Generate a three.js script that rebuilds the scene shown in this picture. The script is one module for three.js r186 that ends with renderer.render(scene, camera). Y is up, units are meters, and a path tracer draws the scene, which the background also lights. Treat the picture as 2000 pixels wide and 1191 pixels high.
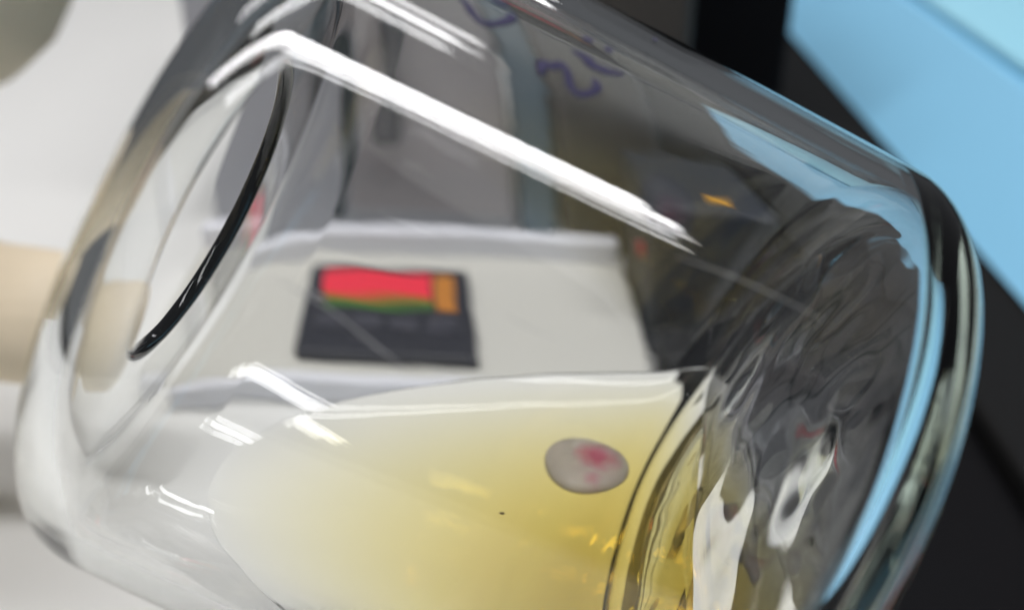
import * as THREE from 'three';
import { ImprovedNoise } from 'three/addons/math/ImprovedNoise.js';
import { RoundedBoxGeometry } from 'three/addons/geometries/RoundedBoxGeometry.js';
import { MarchingCubes } from 'three/addons/objects/MarchingCubes.js';
import { mergeGeometries, mergeVertices } from 'three/addons/utils/BufferGeometryUtils.js';
import { RectAreaLightUniformsLib } from 'three/addons/lights/RectAreaLightUniformsLib.js';

// ---------------------------------------------------------------- camera, surroundings, lamps, exposure
const scene = new THREE.Scene();
const FOCAL = 2000, PW = 2000, PH = 1191;                 // photograph's pixels
const camera = new THREE.PerspectiveCamera(2 * Math.atan(PH / 2 / FOCAL) * 180 / Math.PI, PW / PH, 0.01, 20);
camera.position.set(0, 0.15, 0);
camera.rotation.x = -Math.PI / 6;
camera.focus = 0.104;
camera.userData.fStop = 14.5;
camera.updateMatrixWorld(true);
const renderer = new THREE.WebGLRenderer({ antialias: true });
renderer.toneMapping = THREE.LinearToneMapping;
renderer.toneMappingExposure = 0.90;
renderer.shadowMap.enabled = true;
scene.background = new THREE.Color().setRGB(0.098, 0.102, 0.110);   // the pale rest of the laboratory
RectAreaLightUniformsLib.init();

const R3 = (r, g, b) => new THREE.Color().setRGB(r, g, b);
const V = (x, y, z) => new THREE.Vector3(x, y, z);
function tag(o, label, category, group, kind) {
  if (label) o.userData.label = label;
  if (category) o.userData.category = category;
  if (group) o.userData.group = group;
  if (kind) o.userData.kind = kind;
  return o;
}
function mesh(name, geo, mat, parent = scene) {
  const m = new THREE.Mesh(geo, mat); m.name = name; m.castShadow = m.receiveShadow = true; parent.add(m); return m;
}
function group(name, pos) { const g = new THREE.Group(); g.name = name; if (pos) g.position.copy(pos); scene.add(g); return g; }
// a pixel of the photograph at a depth along the lens axis -> a point
function at(px, py, depth) {
  return V((px - PW / 2) * depth / FOCAL, -(py - PH / 2) * depth / FOCAL, -depth).applyMatrix4(camera.matrixWorld);
}
const std = (c, rough = 0.6, extra = {}) => new THREE.MeshStandardMaterial({ color: c, roughness: rough, metalness: 0, ...extra });

// lamps: two ceiling fittings that run across, read from their reflections in the glass
const LH = 1.35;
function ceilingLamp(name, label, y, tubes) {               // tubes: x from, x to, z from, z to, strength
  const lo = (k) => Math.min(...tubes.map((t) => t[k])), hi = (k) => Math.max(...tubes.map((t) => t[k]));
  const cx = (lo(0) + hi(1)) / 2, cz = (lo(2) + hi(3)) / 2, g = group(name, V(cx, y, cz));
  tag(g, label, 'lamp', 'ceiling lamps over the bench');
  mesh('housing', new RoundedBoxGeometry(hi(1) - lo(0) + 0.03, 0.05, hi(3) - lo(2) + 0.03, 2, 0.008).translate(0, 0.034, 0), std(R3(0.75, 0.75, 0.75), 0.5), g);
  for (const [x0, x1, z0, z1, L] of tubes) {
    mesh('diffuser', new THREE.BoxGeometry(x1 - x0, 0.004, z1 - z0).translate((x0 + x1) / 2 - cx, 0, (z0 + z1) / 2 - cz), std(R3(0.8, 0.8, 0.8), 0.4, { emissive: R3(1, 0.98, 1), emissiveIntensity: 3 }), g);
    const l = new THREE.RectAreaLight(R3(1, 0.985, 1.0), L, x1 - x0, z1 - z0);
    l.position.set((x0 + x1) / 2 - cx, -0.006, (z0 + z1) / 2 - cz); l.rotation.x = -Math.PI / 2; l.name = 'lamp_light'; l.castShadow = true; g.add(l);
  }
}
ceilingLamp('ceiling_lamp', 'long white ceiling lamp above the bottle', LH + 0.1, [[-0.95, 0.88, -0.008, 0.042, 30], [-0.95, 0.95, 0.048, 0.098, 30], [-0.95, 0.98, 0.114, 0.136, 14]]);
ceilingLamp('ceiling_lamp_001', 'white ceiling lamp behind the first, above the instrument', LH + 0.1, [[-0.75, 0.62, -0.72, -0.645, 8], [-0.75, 0.56, -0.62, -0.545, 7]]);
ceilingLamp('ceiling_lamp_002', 'white ceiling lamp far behind the cabinets', LH + 0.1, [[0.2, 1.1, -3.4, -3.12, 14]]);

// ---------------------------------------------------------------- noise helpers
const perlin = new ImprovedNoise();
const fbm = (x, y, z, o = 4) => { let s = 0, a = 0.5; for (let i = 0; i < o; i++) { s += a * perlin.noise(x, y, z + i * 7.3); x *= 2.03; y *= 2.03; z *= 2.03; a *= 0.5; } return s; };
function noiseTexture(size, fn, srgb) {
  const d = new Uint8Array(size * size * 4);
  for (let j = 0; j < size; j++) for (let i = 0; i < size; i++) {
    const c = fn(i / size, j / size), k = (j * size + i) * 4;
    for (let q = 0; q < 3; q++) d[k + q] = Math.max(0, Math.min(255, 255 * (Array.isArray(c) ? c[q] : c)));
    d[k + 3] = 255;
  }
  const t = new THREE.DataTexture(d, size, size); t.wrapS = t.wrapT = THREE.RepeatWrapping; t.magFilter = THREE.LinearFilter; t.minFilter = THREE.LinearFilter;
  if (srgb) t.colorSpace = THREE.SRGBColorSpace; t.needsUpdate = true; return t;
}
const grain = noiseTexture(256, (u, v) => 0.5 + 0.5 * fbm(u * 40, v * 40, 3));

// ---------------------------------------------------------------- setting: white bench board on a black bench
const black = new THREE.MeshPhysicalMaterial({ color: R3(0.006, 0.006, 0.007), roughness: 0.9, specularIntensity: 0.25 });
tag(mesh('black_bench', new THREE.BoxGeometry(2.6, 0.02, 1.6).translate(0.2, -0.016, -0.5), black), 'black bench surface beside the white bench top', null, null, 'structure');
const whitePaint = std(R3(0.78, 0.78, 0.75), 0.55, { bumpMap: grain, bumpScale: 0.00004 });
{
  const sh = new THREE.Shape([[0.046, 0.68], [0.050, -0.38], [-0.70, -0.38], [-0.70, 0.68]].map(([x, y]) => new THREE.Vector2(x, y)));
  const g = new THREE.ExtrudeGeometry(sh, { depth: 0.0048, bevelEnabled: true, bevelSize: 0.0005, bevelThickness: 0.0005, bevelSegments: 2 }).rotateX(-Math.PI / 2).translate(0, -0.0053, 0);
  tag(mesh('bench_top', g, whitePaint), 'matt white bench top under the tilted bottle', null, null, 'structure');
}

// ---------------------------------------------------------------- low control box with its temperature display
{
  const g = group('control_box', V(-0.0298, 0, -0.2425));
  tag(g, 'flat white control box with a lit red and green display', 'control box');
  const body = std(R3(0.62, 0.61, 0.555), 0.45, { bumpMap: grain, bumpScale: 0.00003 });
  const trim = std(R3(0.80, 0.81, 0.86), 0.4);
  mesh('housing', new RoundedBoxGeometry(0.1306, 0.010, 0.071, 4, 0.0022).translate(0, 0.005, 0), body, g);
  mesh('back_rail', new RoundedBoxGeometry(0.1286, 0.012, 0.006, 4, 0.002).translate(0, 0.0125, -0.0355), trim, g);
  mesh('front_lip', new RoundedBoxGeometry(0.1286, 0.0085, 0.004, 4, 0.0015).translate(0, 0.0046, 0.0362), trim, g);
  const bez = new THREE.Group(); bez.name = 'display_bezel'; bez.position.set(0, 0.0098, 0); g.add(bez);
  // the display tapers a little towards the back: its four corners on the top of the box
  const corner = (px, py) => { const o = camera.position, d = at(px, py, 1).sub(o), t = (0.0135 - o.y) / d.y; return [o.x + d.x * t + 0.0298, o.z + d.z * t + 0.2425]; };
  const q = [corner(609, 515), corner(917, 518), corner(934, 704), corner(566, 698)];
  const slab = (u0, u1, v0, v1, y0, y1, r) => {
    const b = new RoundedBoxGeometry(0.044, y1 - y0, 0.05, 3, r), p = b.attributes.position;
    for (let k = 0; k < p.count; k++) {
      const u = u0 + (u1 - u0) * (p.getX(k) / 0.044 + 0.5), v = v0 + (v1 - v0) * (p.getZ(k) / 0.05 + 0.5), c = [0, 1].map((m) => (q[0][m] * (1 - u) + q[1][m] * u) * (1 - v) + (q[3][m] * (1 - u) + q[2][m] * u) * v);
      p.setXYZ(k, c[0], y0 + p.getY(k) + (y1 - y0) / 2, c[1]);
    }
    b.computeVertexNormals(); return b;
  };
  const dark = std(R3(0.02, 0.021, 0.03), 0.4);
  mesh('bezel_frame', slab(0, 1, 0, 1, 0, 0.0040, 0.0012), dark, bez);
  const led = (name, r, gg, b, k, u0, u1, v0, v1) => mesh(name, slab(u0, u1, v0, v1, 0.0036, 0.0044, 0.0003), std(R3(0.02, 0.02, 0.02), 0.5, { emissive: R3(r, gg, b), emissiveIntensity: k }), bez);
  led('red_display_segment', 0.95, 0.008, 0.045, 1.0, 0.10, 0.765, 0.10, 0.37);
  led('orange_display_segment', 0.70, 0.24, 0.005, 0.8, 0.785, 0.905, 0.11, 0.53);
  led('orange_display_line', 0.62, 0.16, 0.004, 0.7, 0.11, 0.765, 0.385, 0.44);
  led('green_display_segment', 0.05, 0.19, 0.008, 0.85, 0.13, 0.765, 0.455, 0.525);
  for (let k = 0; k < 4; k++) mesh('push_button', slab(0.10 + k * 0.21, 0.26 + k * 0.21, 0.62, 0.76, 0.0036, 0.0046, 0.0004), std(R3(0.045, 0.045, 0.06), 0.5), bez);
}

// ---------------------------------------------------------------- things behind and beside
function boxThing(name, label, category, x0, x1, y0, y1, z0, z1, mat, r = 0.003) {
  const g = new RoundedBoxGeometry(x1 - x0, y1 - y0, z1 - z0, 3, r).translate(0, (y1 - y0) / 2, 0);
  const m = mesh(name, g, mat); m.position.set((x0 + x1) / 2, y0, (z0 + z1) / 2);
  return tag(m, label, category);
}
{ // dark blue-black instrument right of the control box
  const g = group('dark_instrument', V(0.0552, -0.0058, -0.262));
  tag(g, 'dark navy instrument standing right of the white control box', 'instrument');
  mesh('case', new RoundedBoxGeometry(0.036, 0.056, 0.055, 3, 0.003).translate(0, 0.028, 0), std(R3(0.016, 0.022, 0.034), 0.6), g);
  mesh('front_strip', new RoundedBoxGeometry(0.034, 0.004, 0.002, 2, 0.0008).translate(0, 0.0098, 0.0281), std(R3(0.16, 0.16, 0.17), 0.4), g);
  mesh('red_button', new THREE.CylinderGeometry(0.0025, 0.0025, 0.002, 20).rotateZ(Math.PI / 2).translate(-0.0185, 0.036, 0.015), std(R3(0.4, 0.03, 0.03), 0.4), g);
  mesh('yellow_label', new RoundedBoxGeometry(0.007, 0.0008, 0.005, 2, 0.0003).translate(0.002, 0.0562, 0.019), std(R3(0.75, 0.38, 0.03), 0.5), g);
}
boxThing('power_adapter', 'small black power adapter lying against the navy instrument', 'adapter', 0.0385, 0.0495, 0.0002, 0.013, -0.231, -0.214, std(R3(0.015, 0.015, 0.015), 0.5), 0.0015);
{ // grey case behind
  const g = group('grey_cabinet', V(-0.049, 0, -0.39));
  tag(g, 'grey metal cabinet behind the control box', 'cabinet');
  mesh('case', new RoundedBoxGeometry(0.106, 0.13, 0.15, 3, 0.004).translate(0, 0.065, 0), std(R3(0.40, 0.41, 0.45), 0.5), g);
  mesh('door_panel', new RoundedBoxGeometry(0.056, 0.115, 0.004, 3, 0.0015).translate(0.024, 0.066, 0.0765), std(R3(0.34, 0.32, 0.33), 0.5), g);
  mesh('gap_strip', new RoundedBoxGeometry(0.006, 0.12, 0.002, 2, 0.0008).translate(-0.0095, 0.065, 0.0758), std(R3(0.04, 0.055, 0.06), 0.6), g);
  mesh('handle', new RoundedBoxGeometry(0.010, 0.05, 0.010, 3, 0.003).translate(0.012, 0.062, 0.083), std(R3(0.04, 0.04, 0.05), 0.5), g);
}
boxThing('teal_reagent_box', 'narrow teal box standing right of the grey cabinet', 'box', 0.0055, 0.0185, 0, 0.115, -0.345, -0.318, std(R3(0.13, 0.22, 0.29), 0.6), 0.002);
boxThing('brown_case', 'dim brown case between the teal box and the black case', 'case', 0.0195, 0.0535, 0, 0.13, -0.44, -0.30, std(R3(0.055, 0.048, 0.041), 0.7), 0.004);
{
  const g = group('black_case', V(0.078, -0.006, -0.45));
  tag(g, 'black case behind the bottle base', 'case');
  mesh('body', new RoundedBoxGeometry(0.052, 0.13, 0.14, 3, 0.004).translate(0, 0.065, 0), black, g);
}
{ // blue box with sloping sides on a dark grey tray
  tag(mesh('grey_tray', new RoundedBoxGeometry(0.26, 0.008, 1.00, 3, 0.002).translate(0.245, -0.002, -0.30), new THREE.MeshPhysicalMaterial({ color: R3(0.012, 0.012, 0.012), roughness: 0.9, specularIntensity: 0.25 })), 'dark grey tray under the blue box', 'tray');
  const g = group('blue_box', V(0.15, 0.0022, -0.72));
  tag(g, 'light blue plastic box with sloping sides on the dark tray', 'box');
  const blue = std(R3(0.28, 0.64, 0.90), 0.45);
  const sh = new THREE.Shape([[0, 0], [0.036, 0.027], [0.165, 0.027], [0.20, 0]].map(([x, y]) => new THREE.Vector2(x, y)));
  mesh('container', new THREE.ExtrudeGeometry(sh, { depth: 0.88, bevelEnabled: true, bevelSize: 0.002, bevelThickness: 0.002, bevelSegments: 4 }).translate(0, 0.002, 0), blue, g);
  mesh('lid', new RoundedBoxGeometry(0.124, 0.006, 0.86, 4, 0.002).translate(0.101, 0.0330, 0.44), std(R3(0.36, 0.75, 0.92), 0.45), g);
}

// ---------------------------------------------------------------- the bottle: frame, profile
const RO = 0.035, RI = 0.0327;
const SLOPE = 27 * Math.PI / 180, TH = 4 * Math.PI / 180;
const camM = new THREE.Matrix4().extractRotation(camera.matrixWorld);
const axis = V(Math.cos(TH) * Math.cos(SLOPE), -Math.cos(TH) * Math.sin(SLOPE), -Math.sin(TH)).applyMatrix4(camM);   // towards the base
const basePoint = at(1555, 985, 0.106).addScaledVector(axis, -0.0022);
const ey = axis.clone().negate(), UPV = V(0, 1, 0);
const ex = UPV.clone().negate().addScaledVector(ey, UPV.dot(ey)).normalize();        // towards the lowest line of the wall
const ez = ex.clone().cross(ey);
const frame = new THREE.Matrix4().makeBasis(ex, ey, ez).setPosition(basePoint);
const tilt = Math.asin(ey.dot(UPV));
const toLocal = frame.clone().invert();
function placeInFrame(o) { frame.decompose(o.position, o.quaternion, o.scale); return o; }

const BASE_IN = 0.0041, SHOULDER = 0.0580, NECK_R = 0.0168, NECK_Y = 0.0660;
function arc(cx, cy, r, a0, a1, n) { const o = []; for (let i = 0; i <= n; i++) { const a = a0 + (a1 - a0) * i / n; o.push([cx + r * Math.cos(a), cy + r * Math.sin(a)]); } return o; }
const line = (p, q, n) => { const o = []; for (let i = 1; i <= n; i++) o.push([p[0] + (q[0] - p[0]) * i / n, p[1] + (q[1] - p[1]) * i / n]); return o; };
function outerProfile() {
  const p = [];
  for (let i = 0; i <= 40; i++) { const r = 0.0275 * i / 40, t = r / 0.0275; p.push([r, 0.0004 * (1 - t * t) ]); }
  p.push(...arc(RO - 0.0065, 0.0065, 0.0065, -Math.PI / 2 + 0.05, 0, 18));
  p.push(...line([RO, 0.0065], [RO, SHOULDER], 30));
  const sr = 0.0078;
  p.push(...arc(RO - sr, SHOULDER, sr, 0, 1.45, 16).slice(1));
  const s = p[p.length - 1], e = [NECK_R + 0.0002, NECK_Y];
  p.push(...line(s, e, 12));
  p.push(...arc(NECK_R, NECK_Y - 0.0009, 0.0009, Math.PI / 2, Math.PI * 1.5, 14).slice(1));   // rounded edge of the mouth
  return p;
}
const FIL = 0.0042;
function innerProfile() {                                  // from the mouth back down to the middle of the base
  const p = [[NECK_R + 0.0003, NECK_Y - 0.0018]];
  const sr = 0.0068, e = [RI - sr + sr * Math.cos(1.45), SHOULDER - 0.0008 + sr * Math.sin(1.45)];
  p.push(...line(p[p.length - 1], e, 10));
  p.push(...arc(RI - sr, SHOULDER - 0.0008, sr, 1.45, 0, 16).slice(1));
  p.push(...line([RI, SHOULDER - 0.0008], [RI, BASE_IN + FIL], 30));
  p.push(...arc(RI - FIL, BASE_IN + FIL, FIL, 0, -Math.PI / 2, 14).slice(1));
  const q = [RI - FIL, BASE_IN];
  for (let i = 1; i <= 44; i++) { const t = 1 - i / 44; p.push([q[0] * t, BASE_IN + 0.0012 * (1 - t * t) ** 2]); }
  return p;
}
function bottleGeometry() {
  const po = outerProfile(), prof = [...po, ...innerProfile()], nO = po.length, NA = 288, pos = [], idx = [];
  for (let j = 0; j < prof.length; j++) {
    const [r0, y0] = prof[j], inner = j >= nO;
    for (let i = 0; i < NA; i++) {
      const a = i / NA * Math.PI * 2, c = Math.cos(a), s = Math.sin(a);
      let r = r0, y = y0;
      const wall = Math.max(0, Math.min(1, (y0 - 0.006) / 0.006)) * Math.max(0, Math.min(1, (0.075 - y0) / 0.01));
      const flat = r0 < RI - 0.001 && y0 < 0.012 ? 1 : 0;
      if (wall > 0) r += wall * (inner ? 0.00002 : 0.00001) * fbm(c * 3.1, s * 3.1, y0 * 14 + (inner ? 5 : 0), 3) + wall * (inner ? 0.000008 : 0.000002) * perlin.noise(c * 22, s * 22, y0 * 30);
      if (flat) {
        const e = Math.min(1, (RI - r0) / 0.008), X = c * r0, Z = s * r0;
        if (inner) y += e * (0.00058 * perlin.noise(X * 98, Z * 98, 6.6) + 0.00006 * perlin.noise(X * 210, Z * 240, 4.7));
        else y += e * e * 0.00012 * perlin.noise(X * 110, Z * 110, 9.4);
      }
      pos.push(r * c, y, r * s);
    }
  }
  for (let j = 0; j < prof.length - 1; j++) for (let i = 0; i < NA; i++) {
    const a = j * NA + i, b = j * NA + (i + 1) % NA, c = a + NA, d = b + NA;
    idx.push(a, c, b, b, c, d);
  }
  let g = new THREE.BufferGeometry();
  g.setAttribute('position', new THREE.Float32BufferAttribute(pos, 3)); g.setIndex(idx);
  g = mergeVertices(g, 1e-7); g.computeVertexNormals();
  return g;
}
const glass = new THREE.MeshPhysicalMaterial({ color: 0xffffff, roughness: 0, metalness: 0, transmission: 1, thickness: 0.003, ior: 1.5, attenuationColor: R3(0.84, 0.93, 0.88), attenuationDistance: 0.035 });
const bottle = tag(placeInFrame(group('glass_bottle')), 'clear glass laboratory bottle held tilted, with purple marker writing', 'bottle');
mesh('glass_body', bottleGeometry(), glass, bottle);

// where a pixel's ray meets the outer wall, in the bottle's own axes
function onWall(px, py, lift = 0) {
  const o = camera.position.clone().applyMatrix4(toLocal), q = at(px, py, 0.1).applyMatrix4(toLocal), d = q.sub(o).normalize(), R = RO + lift;
  const A = d.x * d.x + d.z * d.z, B = 2 * (o.x * d.x + o.z * d.z), C = o.x * o.x + o.z * o.z - R * R, D = B * B - 4 * A * C;
  return o.addScaledVector(d, (-B - Math.sqrt(Math.max(0, D))) / (2 * A));
}
function strokeOnWall(name, pixels, widths, mat, lift = 0.00012) {
  const curve = new THREE.CatmullRomCurve3(pixels.map(([x, y]) => onWall(x, y, lift))), n = pixels.length * 8, pos = [], idx = [];
  for (let i = 0; i <= n; i++) {
    const t = i / n, p = curve.getPoint(t), tan = curve.getTangent(t), nor = V(p.x, 0, p.z).normalize(), side = tan.clone().cross(nor).normalize();
    const k = t * (widths.length - 1), w0 = widths[Math.floor(k)], w1 = widths[Math.min(widths.length - 1, Math.floor(k) + 1)], w = (w0 + (w1 - w0) * (k % 1)) * (1 + 0.25 * perlin.noise(i * 0.4, 1.7, pixels[0][0]));
    const end = Math.min(1, Math.sqrt(Math.min(t, 1 - t) * 10) + 0.1);
    for (const [sx, up] of [[-1, 0], [-0.6, 1], [0.6, 1], [1, 0]]) {
      const q = p.clone().addScaledVector(side, sx * w * end * 0.66);
      const rr = Math.hypot(q.x, q.z), want = RO + lift + up * 0.00006; q.x *= want / rr; q.z *= want / rr;
      pos.push(q.x, q.y, q.z);
    }
    if (i) for (let k2 = 0; k2 < 4; k2++) { const a = (i - 1) * 4 + k2, b = (i - 1) * 4 + (k2 + 1) % 4; idx.push(a, b, a + 4, b, b + 4, a + 4); }
  }
  const g = new THREE.BufferGeometry(); g.setAttribute('position', new THREE.Float32BufferAttribute(pos, 3)); g.setIndex(idx); g.computeVertexNormals();
  return mesh(name, g, mat, bottle);
}
const ink = new THREE.MeshPhysicalMaterial({ color: R3(0.035, 0.03, 0.11), roughness: 0.6, transmission: 0.35, thickness: 0, ior: 1.4 });
const zz = (a) => a.map(([x, y]) => [850 + x / 4, y / 4]);
strokeOnWall('marker_digit', zz([[825, 590], [842, 500], [910, 520], [985, 505], [1030, 570], [1060, 680], [1120, 735], [1200, 730], [1268, 690], [1235, 610]]), [0.0009, 0.0007, 0.0006, 0.0006, 0.0005, 0.0006, 0.0007], ink);
strokeOnWall('marker_letter', zz([[150, -60], [235, 20], [300, 115], [370, 175], [450, 188], [540, 170], [605, 135], [560, 105]]), [0.0003, 0.0006, 0.0005, 0.0006, 0.0008], ink);
strokeOnWall('marker_stroke', zz([[1065, 395], [1170, 450], [1230, 510], [1340, 555], [1480, 585]]), [0.0003, 0.0009, 0.0007, 0.0004], ink);
strokeOnWall('marker_stroke', zz([[430, -20], [500, 20], [580, 55]]), [0.0003, 0.0006, 0.0003], ink);
strokeOnWall('marker_dot', zz([[1150, 298], [1190, 308], [1240, 322]]), [0.0003, 0.0007, 0.0003], ink);
strokeOnWall('marker_dot', zz([[1320, 375], [1350, 388], [1390, 400]]), [0.0003, 0.0008, 0.0003], ink);
strokeOnWall('marker_dot', zz([[1700, 300], [1720, 310], [1740, 320]]), [0.0003, 0.0006, 0.0003], ink);
const scratchMat = new THREE.MeshPhysicalMaterial({ color: R3(0.75, 0.75, 0.75), roughness: 0.7, transmission: 0.6, thickness: 0 });
strokeOnWall('scratch', [[520, 535], [600, 578], [650, 608], [720, 665], [800, 727]], [0.00002, 0.00009, 0.00005, 0.00009, 0.00002], scratchMat, 0.00004);
strokeOnWall('scratch', [[597, 560], [618, 575], [640, 586]], [0.00003, 0.00012, 0.00003], scratchMat, 0.00004);
strokeOnWall('scratch', [[1320, 500], [1420, 535], [1520, 580], [1610, 625]], [0.00002, 0.00006, 0.00003, 0.00002], scratchMat, 0.00004);
strokeOnWall('scratch', [[760, 205], [850, 260], [935, 318]], [0.00002, 0.00006, 0.00002], scratchMat, 0.00004);
strokeOnWall('scratch', [[980, 610], [1035, 640], [1090, 662]], [0.00002, 0.00005, 0.00002], scratchMat, 0.00004);

{ // dust on the front of the glass
  const parts = []; let sd = 7; const rnd = () => ((sd = (sd * 16807) % 2147483647) / 2147483647);
  for (let i = 0; i < 46; i++) {
    const p = onWall(430 + rnd() * 1250, 150 + rnd() * 900, 0.00003), k = 0.00002 + 0.00004 * rnd() * rnd(), n = V(p.x, 0, p.z).normalize();
    const g = new THREE.IcosahedronGeometry(k, 0).scale(1, 1 + 2 * rnd(), 0.5);
    g.applyQuaternion(new THREE.Quaternion().setFromUnitVectors(V(0, 0, 1), n)).translate(p.x, p.y, p.z); parts.push(g);
  }
  mesh('dust', mergeGeometries(parts), std(R3(0.6, 0.6, 0.58), 0.9), bottle).userData.kind = 'stuff';
}

// ---------------------------------------------------------------- yellow liquid in the lower corner
const HB = 0.0197;                                         // depth of liquid at the base, along the base
const lineX = (y) => (RI - HB) + (y - BASE_IN) * Math.tan(tilt);
function innerR(y) {
  const k = y - BASE_IN;
  if (k < FIL) { const q = Math.max(0, FIL - k); return RI - FIL + Math.sqrt(Math.max(0, FIL * FIL - q * q)); }
  return RI;
}
{
  const NS = 150, NP = 96, OV = 0.00030, y0 = BASE_IN - 0.0004, MEN = 0.0036, CAP = 0.0025, yEnd = BASE_IN + (HB + MEN + OV) / Math.tan(tilt);
  const bottom = [], topS = [];
  for (let j = 0; j <= NS; j++) {
    const t = j / NS, y = y0 + (yEnd - y0) * (1 - (1 - t) * (1 - t) * 0.35 - (1 - t) * 0.65);
    const r = innerR(Math.max(y, BASE_IN + 0.0006)) + OV, rise = MEN * 0.8 * Math.exp(-(y - BASE_IN) / CAP), xl = lineX(y) - rise;
    const xc = Math.min(r * 0.999999, xl - MEN), be = Math.acos(Math.max(-1, Math.min(1, xc / r)));   // contact line: the level plus the meniscus
    const rowB = [], rowT = [];
    for (let i = 0; i <= NP; i++) { const al = -be + 2 * be * i / NP; rowB.push([r * Math.cos(al), y, r * Math.sin(al)]); }
    const half = r * Math.sin(be);
    for (let i = 0; i <= NP; i++) {
      const z = -half * Math.cos(Math.PI * i / NP);
      let lo = xl - MEN * 1.3, hi = xl;                    // the surface climbs towards the wall
      for (let k = 0; k < 26; k++) { const m = (lo + hi) / 2; if (m - xl + MEN * Math.exp(-(r - OV - Math.hypot(m, z)) / CAP) > 0) hi = m; else lo = m; }
      let x = Math.min(lo, Math.sqrt(Math.max(0, r * r - z * z)));
      if (i === 0 || i === NP) x = xc;
      rowT.push([x, y, z]);
    }
    bottom.push(rowB); topS.push(rowT);
  }
  const sheet = (rows, flip) => {
    const pos = rows.flat(2), idx = [], W = NP + 1;
    for (let j = 0; j < NS; j++) for (let i = 0; i < NP; i++) { const a = j * W + i, b = a + 1, c = a + W, d = c + 1; flip ? idx.push(a, b, c, b, d, c) : idx.push(a, c, b, b, c, d); }
    const g = new THREE.BufferGeometry(); g.setAttribute('position', new THREE.Float32BufferAttribute(pos, 3)); g.setIndex(idx); g.computeVertexNormals(); return g;
  };
  const capG = () => {                                     // flat end against the base
    const pos = [], idx = [], A = bottom[0], B = topS[0], W = NP + 1;
    for (let i = 0; i <= NP; i++) pos.push(...A[i]);
    for (let i = 0; i <= NP; i++) pos.push(...B[i]);
    for (let i = 0; i < NP; i++) { idx.push(i, i + 1, W + i, i + 1, W + i + 1, W + i); }
    const g = new THREE.BufferGeometry(); g.setAttribute('position', new THREE.Float32BufferAttribute(pos, 3)); g.setIndex(idx); g.computeVertexNormals(); return g;
  };
  const geo = mergeGeometries([sheet(bottom, false), sheet(topS, true), capG()]);
  const liquid = new THREE.MeshPhysicalMaterial({ color: 0xffffff, roughness: 0, transmission: 1, thickness: 0.02, ior: 1.34, attenuationColor: R3(0.87, 0.71, 0.235), attenuationDistance: 0.0132 });
  tag(placeInFrame(mesh('yellow_liquid', geo, liquid)), 'clear yellow liquid pooled in the bottle above its base', 'liquid');
}

// ---------------------------------------------------------------- the droplet that floats on the liquid
{
  // pixel ray to the liquid's level
  const lvl = V(lineX(0.02), 0.02, 0).applyMatrix4(frame).y, o = camera.position, d = at(1140, 912, 0.1).sub(o).normalize(), p = o.clone().addScaledVector(d, (lvl - o.y) / d.y);
  const g = new THREE.SphereGeometry(1, 64, 40), P = g.attributes.position, col = new Float32Array(P.count * 3);
  for (let i = 0; i < P.count; i++) {
    let x = P.getX(i), y = P.getY(i), z = P.getZ(i);
    const a = Math.atan2(z, x), k = 1 + 0.05 * Math.sin(2 * a + 0.6) + 0.035 * Math.sin(3 * a + 1.0);
    const pink = Math.min(1, Math.max(0, 1.45 - Math.hypot((x - 0.28) / 0.42, (z + 0.0) / 0.42) + 0.5 * fbm(x * 4, z * 4, 1.2, 3)));
    const pink2 = Math.min(1, Math.max(0, 1.1 - Math.hypot((x + 0.08) / 0.26, (z - 0.72) / 0.22) + 0.5 * fbm(x * 5, z * 5, 8.2, 3)));
    const m = Math.min(1, pink + 0.55 * pink2), pale = 0.5 + 0.9 * fbm(x * 2.2, z * 2.2, 5.5, 3);
    const b = [0.70 + 0.12 * pale, 0.65 + 0.10 * pale, 0.56 + 0.10 * pale], q = [0.74, 0.20, 0.28];
    for (let c = 0; c < 3; c++) col[i * 3 + c] = b[c] + (q[c] - b[c]) * m;
    P.setXYZ(i, x * k * 0.0049, y * 0.0016 * (1 + 0.15 * fbm(x * 3, z * 3, 2.7, 2)), z * k * 0.0054);
  }
  g.setAttribute('color', new THREE.BufferAttribute(col, 3)); g.computeVertexNormals();
  const m = mesh('droplet', g, new THREE.MeshPhysicalMaterial({ vertexColors: true, color: 0xffffff, roughness: 0.22, transmission: 0.4, thickness: 0, ior: 1.4 }));
  m.position.copy(p).y += 0.0002; m.rotation.y = 0.25;
  tag(m, 'oval greyish droplet with a pink patch floating on the yellow liquid', 'droplet');
}

{ // a speck in the liquid
  const g = new THREE.IcosahedronGeometry(0.00022, 2).scale(1.5, 0.5, 0.9), lvl = V(lineX(0.02), 0.02, 0).applyMatrix4(frame).y, o = camera.position, d = at(977, 1005, 0.1).sub(o).normalize();
  const m = mesh('speck', g, std(R3(0.16, 0.12, 0.08), 0.7)); m.position.copy(o).addScaledVector(d, (lvl + 0.0001 - o.y) / d.y);
  tag(m, 'tiny dark speck on the yellow liquid beside the droplet', 'speck');
}

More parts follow.
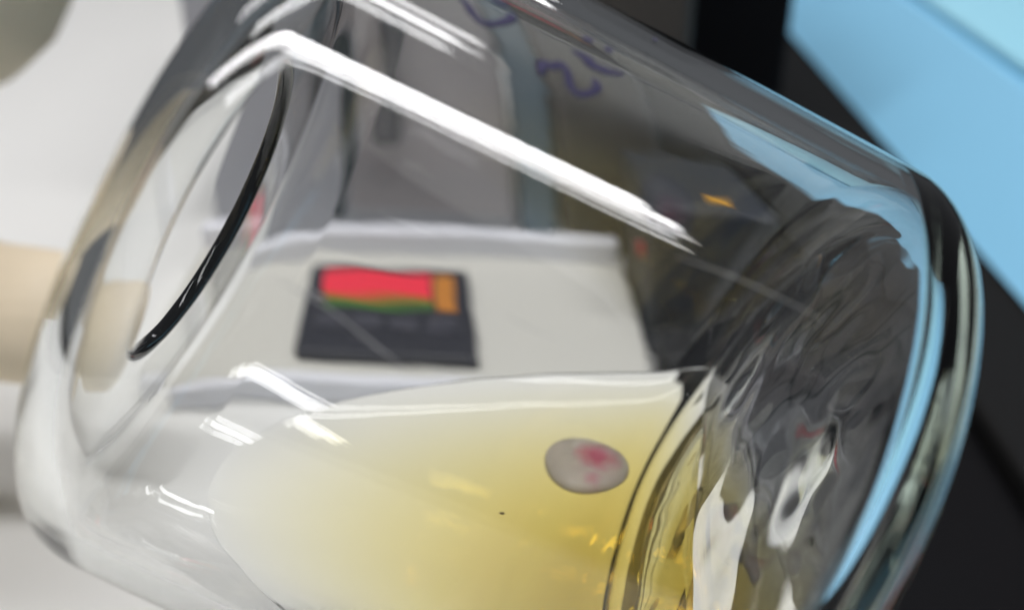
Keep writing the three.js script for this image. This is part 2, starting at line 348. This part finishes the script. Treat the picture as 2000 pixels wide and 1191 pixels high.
// ---------------------------------------------------------------- the hand that holds the neck
function sdfMesh(bones, cell) {
  const box = new THREE.Box3();
  for (const [a, b, ra, rb] of bones) { box.expandByPoint(a.clone().addScalar(Math.max(ra, rb))); box.expandByPoint(a.clone().subScalar(Math.max(ra, rb))); box.expandByPoint(b.clone().addScalar(rb)); box.expandByPoint(b.clone().subScalar(rb)); }
  box.expandByScalar(0.006);
  const c = box.getCenter(V(0, 0, 0)), half = Math.max(...box.getSize(V(0, 0, 0)).toArray()) / 2, N = Math.ceil(2 * half / cell) + 2;
  const mc = new MarchingCubes(N, new THREE.MeshBasicMaterial(), false, false, 200000);
  mc.isolation = 0; const p = V(0, 0, 0), ab = V(0, 0, 0), ap = V(0, 0, 0);
  for (let k = 0; k < N; k++) for (let j = 0; j < N; j++) for (let i = 0; i < N; i++) {
    p.set((i - N / 2) / (N / 2), (j - N / 2) / (N / 2), (k - N / 2) / (N / 2)).multiplyScalar(half).add(c);
    let dd = 1;
    for (const [a, b, ra, rb, sm = 0.004] of bones) {
      ab.subVectors(b, a); ap.subVectors(p, a); const t = Math.max(0, Math.min(1, ap.dot(ab) / ab.lengthSq()));
      const d = ap.addScaledVector(ab, -t).length() - (ra + (rb - ra) * t), h = Math.max(0, Math.min(1, 0.5 + 0.5 * (dd - d) / sm));
      dd = dd * (1 - h) + d * h - sm * h * (1 - h);
    }
    mc.field[i + j * N + k * N * N] = -dd;
  }
  mc.update();
  const n = mc.count, g = new THREE.BufferGeometry();
  g.setAttribute('position', new THREE.BufferAttribute(mc.positionArray.slice(0, n * 3), 3));
  const out = mergeVertices(g.scale(half, half, half).translate(c.x, c.y, c.z), 1e-6); out.computeVertexNormals(); return out;
}
{
  const J = (x, y, d) => at(x, y, d), chain = (pts, rs) => { const o = []; for (let i = 0; i + 1 < pts.length; i++) o.push([pts[i], pts[i + 1], rs[i], rs[i + 1], 0.0025]); return o; };
  const wrist = J(-1500, 250, 0.215), palm = J(-840, 260, 0.195);
  const bones = [
    [wrist, palm, 0.023, 0.025, 0.01], [palm, J(-640, 40, 0.190), 0.016, 0.0125, 0.01], [palm, J(-620, 420, 0.192), 0.017, 0.0125, 0.01],
    ...chain([J(-600, 20, 0.186), J(-460, 0, 0.182), J(-360, 20, 0.168), J(-300, 60, 0.158)], [0.0108, 0.0102, 0.0096, 0.0086]),
    ...chain([J(-600, 400, 0.190), J(-320, 540, 0.205), J(-80, 600, 0.204), J(90, 620, 0.200)], [0.0118, 0.0134, 0.0140, 0.0134]),
    ...chain([J(-660, 560, 0.205), J(-520, 700, 0.215), J(-420, 700, 0.205), J(-350, 660, 0.196)], [0.0100, 0.0092, 0.0086, 0.0078]),
    ...chain([J(-760, 640, 0.215), J(-660, 760, 0.225), J(-580, 770, 0.218), J(-520, 740, 0.210)], [0.0088, 0.0080, 0.0074, 0.0068]),
    ...chain([J(-900, 200, 0.185), J(-760, 20, 0.110), J(-430, -130, 0.069), J(-190, -120, 0.060)], [0.0125, 0.0115, 0.0108, 0.0095]),
  ];
  const skin = new THREE.MeshPhysicalMaterial({ color: R3(0.86, 0.74, 0.55), roughness: 0.6, sheen: 0.2, sheenRoughness: 0.6 });
  tag(mesh('hand', sdfMesh(bones, 0.0022), skin), 'beige fingers holding the bottle by its neck', 'hand');
}

renderer.render(scene, camera);
